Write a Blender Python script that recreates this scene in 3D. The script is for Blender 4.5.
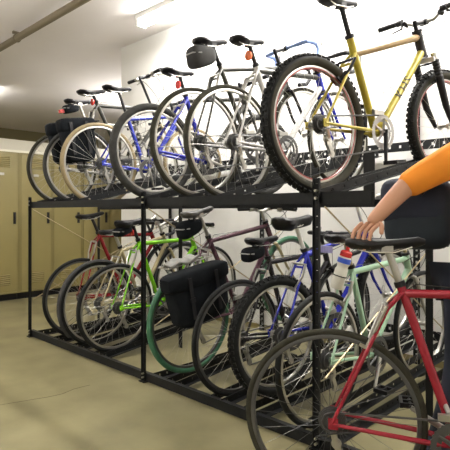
import bpy, math, random
from mathutils import Vector, Matrix
random.seed(7)
S = bpy.context.scene
for o in list(bpy.data.objects): bpy.data.objects.remove(o)
COL = S.collection
PI = math.pi
rad = math.radians

# ---------------------------------------------------------------- camera
F = 491.0
BETA = math.atan2(475.0, 491.0)
cam = bpy.data.objects.new('camera', bpy.data.cameras.new('camera'))
COL.objects.link(cam)
cam.location = (0, 0, 1.12)
cam.rotation_euler = (PI / 2, 0, BETA)
cam.data.sensor_fit = 'HORIZONTAL'
cam.data.sensor_width = 36
cam.data.lens = 36 * F / 450
cam.data.shift_y = -12 / 450
cam.data.clip_start = 0.05
cam.data.clip_end = 60
S.camera = cam
# ---------------------------------------------------------------- world, exposure
S.view_settings.view_transform = 'Standard'
S.view_settings.look = 'None'
S.view_settings.gamma = 1
S.view_settings.use_curve_mapping = False
S.view_settings.exposure = 0.0
w = bpy.data.worlds.new('world'); S.world = w; w.use_nodes = True
w.node_tree.nodes['Background'].inputs[0].default_value = (1.0, 0.95, 0.85, 1)
w.node_tree.nodes['Background'].inputs[1].default_value = 0.02

CEIL = 3.26
WALLY = 3.64
def area(x, y, z, sx, sy, power, col=(1, 0.965, 0.92)):
    L = bpy.data.lights.new('tube_light', 'AREA'); L.shape = 'RECTANGLE'
    L.size = sx; L.size_y = sy; L.energy = power; L.color = col
    o = bpy.data.objects.new('tube_light', L); COL.objects.link(o); o.location = (x, y, z)
    return o
# x, y, hanging drop below the ceiling, downward power, upward power
LAMPS = [(-3.75, 3.2, 0, 45, 0), (-2.4, 3.2, 0, 50, 0), (-1.05, 3.2, 0, 50, 0), (0.3, 3.2, 0, 35, 0), (1.65, 3.2, 0, 20, 0), (-9.15, 3.2, 0, 30, 0),
         (-4.7, 0.2, 0.6, 14, 50), (-2.2, -0.4, 0.6, 12, 30), (0.6, -0.6, 0.6, 5, 5), (-9.0, -0.5, 0.6, 14, 75), (-7.2, 5.6, 0.6, 20, 80)]  # hung lamps are out of view, added to brighten the ceiling and room
for (x, y, dz, p, pu) in LAMPS:
    area(x, y, CEIL - 0.17 - dz, 1.2, 0.12, p)
    if pu:
        o = area(x, y, CEIL - dz + 0.02, 1.2, 0.12, pu); o.rotation_euler = (PI, 0, 0)  # upward fill of the added hung lamps, to lift the ceiling

# ---------------------------------------------------------------- materials
def nmat(name, col, rough=0.5, metal=0.0, noise=0.0, scale=8.0, bump=0.0, emit=0.0, spec=0.5, col2=None, detail=6, alpha=1.0, trans=0.0):
    m = bpy.data.materials.new(name); m.use_nodes = True
    nt = m.node_tree; b = nt.nodes['Principled BSDF']
    b.inputs['Base Color'].default_value = (*col, 1)
    b.inputs['Roughness'].default_value = rough
    b.inputs['Metallic'].default_value = metal
    b.inputs['Specular IOR Level'].default_value = spec
    if trans: b.inputs['Transmission Weight'].default_value = trans
    if emit:
        b.inputs['Emission Color'].default_value = (*col, 1); b.inputs['Emission Strength'].default_value = emit
    if noise or bump:
        tc = nt.nodes.new('ShaderNodeTexCoord'); n = nt.nodes.new('ShaderNodeTexNoise')
        n.inputs['Scale'].default_value = scale; n.inputs['Detail'].default_value = detail
        nt.links.new(tc.outputs['Object'], n.inputs['Vector'])
        if noise:
            r = nt.nodes.new('ShaderNodeValToRGB')
            c2 = col2 if col2 else tuple(c * (1 - noise) for c in col)
            r.color_ramp.elements[0].position = 0.3; r.color_ramp.elements[0].color = (*c2, 1)
            r.color_ramp.elements[1].position = 0.7; r.color_ramp.elements[1].color = (*col, 1)
            nt.links.new(n.outputs['Fac'], r.inputs['Fac']); nt.links.new(r.outputs['Color'], b.inputs['Base Color'])
        if bump:
            bp = nt.nodes.new('ShaderNodeBump'); bp.inputs['Strength'].default_value = bump; bp.inputs['Distance'].default_value = 0.01
            nt.links.new(n.outputs['Fac'], bp.inputs['Height']); nt.links.new(bp.outputs['Normal'], b.inputs['Normal'])
    return m
M = {}
def mk(k, *a, **kw): M[k] = nmat(k, *a, **kw)
mk('floor', (0.235, 0.21, 0.11), 0.36, noise=0.3, scale=3.5, bump=0.04, detail=14, col2=(0.15, 0.133, 0.068))
mk('ceiling', (0.84, 0.80, 0.80), 0.9, noise=0.06, scale=1.2)
mk('wall', (0.80, 0.79, 0.76), 0.75, noise=0.05, scale=2.0, bump=0.03)
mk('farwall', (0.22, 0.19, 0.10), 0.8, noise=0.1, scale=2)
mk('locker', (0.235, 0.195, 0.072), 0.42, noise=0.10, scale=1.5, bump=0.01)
mk('lockertop_lit', (0.62, 0.60, 0.50), 0.35)  # paler than the locker tan: lamp light on the slope put into the colour
mk('vent', (0.30, 0.25, 0.11), 0.5)
mk('pipe', (0.17, 0.14, 0.09), 0.6)
mk('tube', (1.0, 0.97, 0.9), 0.5, emit=45.0)
mk('white_metal', (0.8, 0.8, 0.78), 0.4)
mk('rack', (0.009, 0.010, 0.011), 0.5, noise=0.4, scale=30, spec=0.25)
mk('brace', (0.42, 0.34, 0.20), 0.35, metal=0.6)
mk('bolt', (0.7, 0.68, 0.6), 0.3, metal=0.9)
mk('rubber', (0.013, 0.014, 0.014), 0.6, noise=0.3, scale=40, spec=0.2)
mk('rubber_grey', (0.055, 0.055, 0.052), 0.8, spec=0.2, noise=0.4, scale=25)
mk('rubber_olive', (0.042, 0.040, 0.028), 0.8, spec=0.2, noise=0.3, scale=25)
mk('rubber_tan', (0.27, 0.21, 0.11), 0.7, noise=0.2, scale=30)
mk('rubber_green', (0.045, 0.17, 0.09), 0.55, noise=0.3, scale=20)
mk('alloy', (0.46, 0.45, 0.42), 0.33, metal=0.9)
mk('chrome', (0.75, 0.74, 0.7), 0.18, metal=1.0)
mk('spoke', (0.40, 0.39, 0.36), 0.35, metal=0.85)
mk('rim_dark', (0.09, 0.09, 0.09), 0.35, metal=0.5)
mk('rim_red', (0.30, 0.05, 0.05), 0.35)
mk('black', (0.010, 0.010, 0.012), 0.45, spec=0.3)
mk('leather', (0.006, 0.006, 0.008), 0.42, noise=0.3, scale=30, bump=0.1, spec=0.3)
mk('leather_grey', (0.11, 0.105, 0.10), 0.42, noise=0.3, scale=30)
mk('cloth_black', (0.008, 0.010, 0.013), 0.9, spec=0.15, noise=0.4, scale=18, bump=0.4)
mk('cloth_grey', (0.04, 0.04, 0.04), 0.9, noise=0.4, scale=18, bump=0.3)
mk('plastic_bag', (0.36, 0.36, 0.34), 0.35, noise=0.3, scale=20, bump=0.5)
mk('red_plastic', (0.55, 0.035, 0.03), 0.25)
mk('orange_plastic', (0.75, 0.17, 0.06), 0.25)
mk('white_plastic', (0.72, 0.72, 0.70), 0.35)
mk('white_translucent', (0.70, 0.68, 0.60), 0.3)
mk('blue_plastic', (0.04, 0.10, 0.55), 0.3)
mk('violet_plastic', (0.36, 0.34, 0.62), 0.35)
mk('pale_blue', (0.22, 0.32, 0.62), 0.4)
mk('cable', (0.03, 0.03, 0.03), 0.4)
mk('cable_grey', (0.33, 0.33, 0.32), 0.4)
paints = dict(silver=((0.30, 0.29, 0.27), 0.3, 0.6), grey=((0.045, 0.045, 0.038), 0.35, 0.1), blue=((0.03, 0.045, 0.36), 0.25, 0.1), royal=((0.02, 0.028, 0.36), 0.25, 0.1),
              white=((0.55, 0.55, 0.54), 0.25, 0.0), yellow=((0.36, 0.30, 0.03), 0.3, 0.1), ochre=((0.20, 0.12, 0.028), 0.3, 0.1), red=((0.24, 0.014, 0.018), 0.25, 0.1),
              tan=((0.34, 0.29, 0.16), 0.35, 0.1), lime=((0.17, 0.48, 0.015), 0.25, 0.0), mauve=((0.10, 0.045, 0.065), 0.25, 0.2), black_paint=((0.02, 0.018, 0.022), 0.25, 0.1),
              mint=((0.30, 0.47, 0.33), 0.3, 0.0), darkgreen=((0.10, 0.22, 0.13), 0.3, 0.0), crimson=((0.30, 0.015, 0.03), 0.25, 0.1))
for k, (c, r, me) in paints.items(): mk(k, c, r, metal=me)
mk('skin', (0.52, 0.27, 0.17), 0.5)
mk('shirt', (0.85, 0.28, 0.02), 0.85, noise=0.12, scale=12)
mk('navy', (0.012, 0.017, 0.035), 0.85, noise=0.3, scale=12)
mk('jacket', (0.012, 0.020, 0.030), 0.85, noise=0.3, scale=12)
mk('hair', (0.03, 0.018, 0.01), 0.7, noise=0.4, scale=60)
mk('shoe', (0.05, 0.045, 0.04), 0.6)
mk('eye', (0.8, 0.8, 0.78), 0.2)

# ---------------------------------------------------------------- mesh builder
class MB:
    def __init__(s, off=(0, 0, 0)): s.v = []; s.f = []; s.off = Vector(off)
    def add(s, vs, fs):
        n = len(s.v); s.v += [Vector(p) + s.off for p in vs]; s.f += [tuple(i + n for i in q) for q in fs]; return s
    def hexa(s, P):
        return s.add(P, [(0, 3, 2, 1), (4, 5, 6, 7), (0, 1, 5, 4), (1, 2, 6, 5), (2, 3, 7, 6), (3, 0, 4, 7)])
    def box(s, x0, x1, y0, y1, z0, z1):
        return s.hexa([(x0, y0, z0), (x1, y0, z0), (x1, y1, z0), (x0, y1, z0), (x0, y0, z1), (x1, y0, z1), (x1, y1, z1), (x0, y1, z1)])
    def obox(s, c, ax, ay, az):
        c = Vector(c); ax, ay, az = Vector(ax), Vector(ay), Vector(az)
        return s.hexa([c - ax - ay - az, c + ax - ay - az, c + ax + ay - az, c - ax + ay - az, c - ax - ay + az, c + ax - ay + az, c + ax + ay + az, c - ax + ay + az])
    def sweep(s, pts, r, seg=8, closed=False, caps=True, flat=1.0):
        pts = [Vector(p) for p in pts]; n = len(pts)
        rs = r if isinstance(r, (list, tuple)) else [r] * n
        T = []
        for i in range(n):
            a = pts[(i - 1) % n] if closed or i > 0 else pts[i]
            b = pts[(i + 1) % n] if closed or i < n - 1 else pts[i]
            T.append((b - a).normalized())
        t0 = T[0]; up = Vector((0, 0, 1)) if abs(t0.z) < 0.9 else Vector((1, 0, 0))
        N = (up - t0 * up.dot(t0)).normalized(); vs = []; fs = []
        for i in range(n):
            N = (N - T[i] * N.dot(T[i])).normalized(); B = T[i].cross(N)
            for j in range(seg):
                a = 2 * PI * j / seg
                vs.append(pts[i] + (N * math.cos(a) + B * math.sin(a) * flat) * rs[i])
        m = n if closed else n - 1
        for i in range(m):
            for j in range(seg):
                a = i * seg + j; b = i * seg + (j + 1) % seg; c = ((i + 1) % n) * seg + (j + 1) % seg; d = ((i + 1) % n) * seg + j
                fs.append((a, b, c, d))
        if caps and not closed:
            fs.append(tuple(range(seg))[::-1]); fs.append(tuple((n - 1) * seg + j for j in range(seg)))
        return s.add(vs, fs)
    def tube(s, a, b, r0, r1=None, seg=10, flat=1.0):
        return s.sweep([a, b], [r0, r0 if r1 is None else r1], seg, flat=flat)
    def lathe(s, prof, c=(0, 0, 0), axis='x', seg=24, ring=False):
        # prof: list of (axial, radius)
        vs = []; fs = []; n = len(prof); c = Vector(c)
        for j in range(seg):
            a = 2 * PI * j / seg; ca, sa = math.cos(a), math.sin(a)
            for (u, r) in prof:
                if axis == 'x': vs.append(c + Vector((u, r * ca, r * sa)))
                elif axis == 'z': vs.append(c + Vector((r * ca, r * sa, u)))
                else: vs.append(c + Vector((r * sa, u, r * ca)))
        m = n if ring else n - 1
        for j in range(seg):
            for i in range(m):
                a = j * n + i; b = j * n + (i + 1) % n; d = ((j + 1) % seg) * n + i; e = ((j + 1) % seg) * n + (i + 1) % n
                fs.append((a, b, e, d))
        return s.add(vs, fs)
    def disc_tube(s, a, b, r, seg=12): return s.tube(a, b, r, seg=seg)
    def pillow(s, c, hx, hy, hz, e=0.45, nu=14, nv=10, shape=None):
        vs = []; fs = []; c = Vector(c)
        def pw(x): return math.copysign(abs(x) ** e, x)
        for i in range(nv + 1):
            t = -PI / 2 + PI * i / nv
            for j in range(nu):
                p = 2 * PI * j / nu
                q = Vector((hx * pw(math.cos(t)) * pw(math.cos(p)), hy * pw(math.cos(t)) * pw(math.sin(p)), hz * pw(math.sin(t))))
                if shape: q = shape(q)
                vs.append(c + q)
        for i in range(nv):
            for j in range(nu):
                fs.append((i * nu + j, i * nu + (j + 1) % nu, (i + 1) * nu + (j + 1) % nu, (i + 1) * nu + j))
        return s.add(vs, fs)
    def build(s, name, mat, parent=None, smooth=True, mtx=None):
        me = bpy.data.meshes.new(name); me.from_pydata([tuple(v) for v in s.v], [], s.f)
        bm_fix(me)
        me.materials.append(M[mat] if isinstance(mat, str) else mat)
        if smooth:
            me.polygons.foreach_set('use_smooth', [True] * len(me.polygons))
            try: me.set_sharp_from_angle(angle=rad(38))
            except Exception: pass
        o = bpy.data.objects.new(name, me); COL.objects.link(o)
        if parent is not None: o.parent = parent
        if mtx is not None: o.matrix_world = mtx
        return o
import bmesh
def bm_fix(me):
    b = bmesh.new(); b.from_mesh(me); bmesh.ops.recalc_face_normals(b, faces=b.faces); b.to_mesh(me); b.free()
def empty(name, loc=(0, 0, 0), rot=None):
    o = bpy.data.objects.new(name, None); COL.objects.link(o); o.location = loc; o.empty_display_size = 0.1
    if rot is not None: o.rotation_euler = rot
    return o
def tag(o, label, cat, group=None, kind=None):
    o['label'] = label; o['category'] = cat
    if group: o['group'] = group
    if kind: o['kind'] = kind
    return o
def struct(mb, name, mat, smooth=False):
    o = mb.build(name, mat, smooth=smooth); o['kind'] = 'structure'; return o

# ---------------------------------------------------------------- room
struct(MB().box(-12.8, 3.2, -3.2, 9.2, -0.1, 0), 'floor', 'floor')
struct(MB().box(-12.8, 3.2, -3.2, 9.2, CEIL, CEIL + 0.1), 'ceiling', 'ceiling')
XC = -5.39
struct(MB().box(XC, 3.2, WALLY, WALLY + 0.2, 0, CEIL), 'wall_back', 'wall')
struct(MB().box(XC, XC + 0.2, WALLY + 0.2, 9.2, 0, CEIL), 'wall_passage', 'wall')
struct(MB().box(-12.8, -12.6, -3.2, 9.2, 0, CEIL), 'wall_left', 'farwall')
struct(MB().box(3.2, 3.3, -3.2, WALLY + 0.2, 0, CEIL), 'wall_right', 'wall')
struct(MB().box(-12.8, 3.2, -3.3, -3.2, 0, CEIL), 'wall_front', 'wall')
struct(MB().box(-12.8, XC + 0.2, 9.2, 9.3, 0, CEIL), 'wall_far', 'farwall')
struct(MB().box(XC, 3.2, WALLY - 0.012, WALLY, 0, 0.05), 'baseboard_back', 'vent')

# hairline crack in the concrete
def unfloor(u, v):
    Z = F * 1.12 / (v - 213); lat = (u - 225) / F * Z
    fw = Vector((-math.sin(BETA), math.cos(BETA), 0)); rt = Vector((math.cos(BETA), math.sin(BETA), 0))
    return fw * Z + rt * lat
cr = [unfloor(u, v) for u, v in ((-60, 412), (-20, 408), (0, 405), (18, 402), (30, 400), (48, 397), (62, 394), (74, 389), (90, 385))]
mb = MB()
for a, b in zip(cr[:-1], cr[1:]):
    d = (b - a).normalized(); n = Vector((-d.y, d.x, 0)) * 0.0022
    mb.obox((a + b) / 2 + Vector((0, 0, 0.0004)), (b - a) / 2, n, (0, 0, 0.0003))
struct(mb, 'trim_1', nmat('crack', (0.10, 0.085, 0.05), 0.9))

# ceiling pipe and brackets
pp = empty('ceiling_pipe', (-5.0, 2.46, CEIL))
tag(pp, 'dark brown pipe running along under the ceiling at upper left', 'pipe')
mb = MB(); mb.tube((-7.6, 0, -0.075), (8.1, 0, -0.075), 0.04, seg=14); mb.build('pipe', 'pipe', pp)
for x in (-6.5, -3.5, -0.8, 2.0, 5.0):
    m2 = MB(); m2.box(x - 0.015, x + 0.015, -0.05, 0.05, -0.03, 0); m2.sweep([(x, 0.044 * math.cos(a), -0.075 + 0.044 * math.sin(a)) for a in [2 * PI * i / 16 for i in range(16)]], 0.006, 6, closed=True)
    m2.build('pipe_clamp', 'pipe', pp)

for i, (x, y, dz, p, pu) in enumerate(LAMPS):
    e = empty('fluorescent_light', (x, y, CEIL - dz))
    if dz:  # only the added, unseen fill lamps hang on rods
        for s in (-0.45, 0.45): m2 = MB(); m2.tube((s, 0, -0.02), (s, 0, dz), 0.004, seg=6); m2.build('hanger_rod', 'white_metal', e)
    place = ['at the left end of the row above the rack', 'above the middle of the rack', 'above the yellow bicycle', 'right of the yellow bicycle', 'at the far right end of the wall row',
             'beyond the lockers, end showing at the left edge', 'added as unseen fill above the open floor left of the camera', 'added as unseen fill above the open floor behind the camera', 'added as unseen fill above the floor at right behind the camera', 'added as unseen fill far left over the open room', 'added as unseen fill far back beyond the lockers'][i]
    tag(e, 'white ceiling fluorescent light ' + place, 'ceiling light', 'fluorescent ceiling lights')
    MB().box(-0.64, 0.64, -0.06, 0.06, -0.05, 0).build('housing', 'white_metal', e, smooth=False)
    for s in (-0.035, 0.035):
        m2 = MB(); m2.tube((-0.60, s, -0.10), (0.60, s, -0.10), 0.016, seg=10); m2.build('lamp_tube', 'tube', e)
    for s in (-0.62, 0.62):
        m2 = MB(); m2.box(s - 0.02, s + 0.02, -0.055, 0.055, -0.125, -0.05); m2.build('end_cap', 'white_metal', e, smooth=False)

# ---------------------------------------------------------------- lockers (faces look to +X)
LX = -6.32; LW = 0.45
def make_locker():
    e = empty('locker')
    b = MB(); b.box(-0.45, -0.022, 0.004, LW - 0.004, 0.09, 1.90)
    b.box(-0.022, -0.006, 0.004, 0.022, 0.09, 1.90); b.box(-0.022, -0.006, LW - 0.022, LW - 0.004, 0.09, 1.90)
    b.box(-0.022, -0.006, 0.022, LW - 0.022, 1.882, 1.90); b.box(-0.022, -0.006, 0.022, LW - 0.022, 0.09, 0.108)
    b.build('body', 'locker', e, smooth=False)
    b = MB(); b.box(-0.42, -0.07, 0.004, LW - 0.004, 0, 0.09); b.build('plinth', 'black', e, smooth=False)
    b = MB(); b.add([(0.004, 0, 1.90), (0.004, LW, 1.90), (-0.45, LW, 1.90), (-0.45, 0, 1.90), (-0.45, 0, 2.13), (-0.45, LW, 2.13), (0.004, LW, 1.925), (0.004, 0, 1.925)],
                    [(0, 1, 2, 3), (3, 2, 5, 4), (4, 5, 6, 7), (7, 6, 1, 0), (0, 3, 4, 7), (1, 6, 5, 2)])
    b.build('sloped_top', 'lockertop_lit', e, smooth=False)
    d = MB(); d.box(-0.018, 0.0, 0.026, LW - 0.026, 0.112, 1.878)
    door = d.build('door', 'locker', e, smooth=False)
    for z0 in (1.70, 0.20):
        v = MB()
        for k in range(6): 
            z = z0 + k * 0.024
            v.hexa([(0, 0.12, z), (0.002, 0.12, z), (0.002, LW - 0.12, z), (0, LW - 0.12, z), (0, 0.12, z + 0.016), (0.012, 0.12, z + 0.010), (0.012, LW - 0.12, z + 0.010), (0, LW - 0.12, z + 0.016)])
        v.build('louvre_vent', 'vent', door, smooth=False)
    h = MB(); h.box(0, 0.012, LW - 0.075, LW - 0.045, 0.98, 1.13); h.box(0.012, 0.026, LW - 0.068, LW - 0.052, 1.02, 1.09)
    h.build('handle', 'black', door, smooth=False)
    n = MB(); n.box(0, 0.002, 0.19, 0.26, 1.60, 1.63); n.build('number_plate', 'alloy', door, smooth=False)
    return e
def copy_tree(o, parent=None):
    c = o.copy(); COL.objects.link(c); c.parent = parent
    for ch in list(o.children): copy_tree(ch, c)
    return c
lk0 = make_locker()
lab = {-3: 'tan steel locker out of view at the left end of the row', -2: 'tan steel locker just left of the view', -1: 'tan steel locker cut off by the left edge, leftmost seen',
       0: 'tan steel locker, full door left of the rack\'s left front post', 1: 'tan steel locker standing directly behind the rack\'s left front post',
       2: 'tan steel locker behind the red bicycle\'s rear wheel, third from left', 3: 'tan steel locker behind the red bicycle\'s saddle',
       4: 'tan steel locker partly hidden beside the white wall corner', 5: 'tan steel locker hidden beyond the white wall corner'}
order = [0, -3, -2, -1, 1, 2, 3, 4, 5]
for n in order:
    c = lk0 if n == 0 else copy_tree(lk0)
    c.location = (LX, 2.71 + (n - 0) * LW, 0)
    tag(c, lab[n], 'locker', 'row of tan steel lockers')

# ---------------------------------------------------------------- bicycles
def rotm(yaw, pitch, lean=0.0):
    return Matrix.Rotation(-yaw, 3, 'Z') @ Matrix.Rotation(pitch, 3, 'X') @ Matrix.Rotation(lean, 3, 'Y')

def wheel(name, root, c, R, tw, tyre, rim, knobs=False, steer=None, cass=False, nsp=28, spmat='spoke', deep=0.014, wall=None, stripe=None, hubw=0.05):
    """rim mesh is the part; tyre, spokes, hub, cassette are its children"""
    c = Vector(c); rt = tw / 2
    ri = R - tw * 0.92       # rim outer edge
    prof = [(-0.008, ri + 0.003), (-0.011, ri - 0.003), (-0.009, ri - deep), (0.009, ri - deep), (0.011, ri - 0.003), (0.008, ri + 0.003)]
    rm = MB().lathe(prof, c, 'x', 56, ring=True).build(name, rim, root)
    n = 12; tp = []
    for k in range(n):
        a = 2 * PI * k / n
        tp.append((rt * 0.98 * math.cos(a), (R - rt) + rt * math.sin(a)))
    t = MB().lathe(tp, c, 'x', 60, ring=True)
    if knobs:
        nk = 64
        for k in range(nk):
            a = 2 * PI * k / nk
            for (x, off, tilt) in ((-0.62, 0, 0.8), (0, 0.5, 1.0), (0.62, 0, 0.8)):
                aa = a + off * 2 * PI / nk
                dr = Vector((0, math.cos(aa), math.sin(aa))); dt = Vector((0, -math.sin(aa), math.cos(aa)))
                rr = (R - rt) + rt * math.sqrt(max(0, 1 - x * x)) * 1.0
                nrm = (dr * math.sqrt(1 - x * x) + Vector((1, 0, 0)) * x)
                sd = nrm.cross(dt)
                t.obox(c + dr * rr + Vector((x * rt, 0, 0)) + nrm * 0.002, dt * 0.0095, sd * rt * 0.24, nrm * 0.0045)
    t.build('tyre', tyre, rm)
    if wall:
        for sg in (-1, 1):
            pr = []
            for a in (1.25, 1.05, 0.8, 0.5):
                pr.append((sg * (rt * math.cos(PI / 2 - a) + 0.0015), (R - rt) - rt * math.sin(PI / 2 - a) * 1.0 + 0.0))
            pr = [(sg * (rt * math.sin(q) * 1.03), (R - rt) + rt * math.cos(q) * 1.03) for q in (rad(180 - 28), rad(135), rad(115), rad(95), rad(78))]
            MB().lathe(pr, c, 'x', 60).build('sidewall', wall, rm)
    if stripe:
        for sg in (-1, 1):
            MB().lathe([(sg * 0.0118, ri - 0.012), (sg * 0.0105, ri - 0.0185)], c, 'x', 56).build('rim_stripe', stripe, rm)
    sp = MB()
    for k in range(nsp):
        a = 2 * PI * k / nsp; side = 1 if k % 2 else -1
        b = a + (0.55 if (k // 2) % 2 else -0.55)
        p0 = c + Vector((side * hubw * 0.55, 0.022 * math.cos(b), 0.022 * math.sin(b)))
        p1 = c + Vector((0, (ri - deep + 0.003) * math.cos(a), (ri - deep + 0.003) * math.sin(a)))
        sp.tube(p0, p1, 0.0010, seg=4)
    sp.build('spokes', spmat, rm)
    hb = MB(); h = hubw
    hb.lathe([(-h, 0), (-h, 0.007), (-h * 0.75, 0.007), (-h * 0.75, 0.02), (-h * 0.55, 0.026), (-h * 0.45, 0.014), (h * 0.45, 0.014), (h * 0.55, 0.026), (h * 0.75, 0.02), (h * 0.75, 0.007), (h, 0.007), (h, 0)], c, 'x', 16)
    hb.sweep([c + Vector((-h - 0.004, 0, 0)), c + Vector((-h - 0.01, 0.02, 0.03)), c + Vector((-h - 0.006, 0.03, 0.055))], 0.004, 6)
    hb.build('hub', 'alloy', rm)
    if cass:
        cb = MB()
        for k in range(7):
            r = 0.052 - k * 0.0055; x = 0.022 + k * 0.0042
            prof = [(x, 0.012), (x, r), (x + 0.0018, r), (x + 0.0018, 0.012)]
            cb.lathe(prof, c, 'x', 22, ring=True)
        cb.build('cassette', 'rim_dark', rm)
    return rm

def saddle_mesh(L=0.27, W=0.145, H=0.05, up=0.0):
    """rear at y=-0.13, nose +y, top at z=0"""
    mb = MB(); vs = []; fs = []; n = 12; sg = 14
    for i in range(n + 1):
        t = i / n
        y = -0.48 * L + L * t
        wd = W / 2 * (0.55 + 0.45 * math.sin(PI * min(1, t / 0.36) / 2)) if t < 0.18 else W / 2 * (0.27 + 0.73 * (0.5 + 0.5 * math.cos(PI * min(1, (t - 0.10) / 0.52))))
        if i in (0, n): wd *= 0.45
        hh = H * (0.9 if t < 0.35 else 0.75)
        if i in (0, n): hh *= 0.5
        zt = up * (1 - t) ** 2 - 0.012 * math.sin(PI * t) - (0.012 if i in (0, n) else 0)
        for j in range(sg):
            a = 2 * PI * j / sg
            x = wd * math.copysign(abs(math.cos(a)) ** 0.7, math.cos(a)); z = zt - hh / 2 + hh / 2 * math.copysign(abs(math.sin(a)) ** 0.7, math.sin(a))
            if z < zt - hh * 0.6: x *= 0.8
            vs.append((x, y, z))
    for i in range(n):
        for j in range(sg): fs.append((i * sg + j, i * sg + (j + 1) % sg, (i + 1) * sg + (j + 1) % sg, (i + 1) * sg + j))
    fs.append(tuple(range(sg))); fs.append(tuple(n * sg + j for j in range(sg)))
    mb.add(vs, fs); return mb

def place(mb, c, ang=0.0):
    """rotate about x by ang and move to c"""
    R_ = Matrix.Rotation(ang, 3, 'X'); c = Vector(c)
    mb.v = [R_ @ v + c for v in mb.v]; return mb

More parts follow.
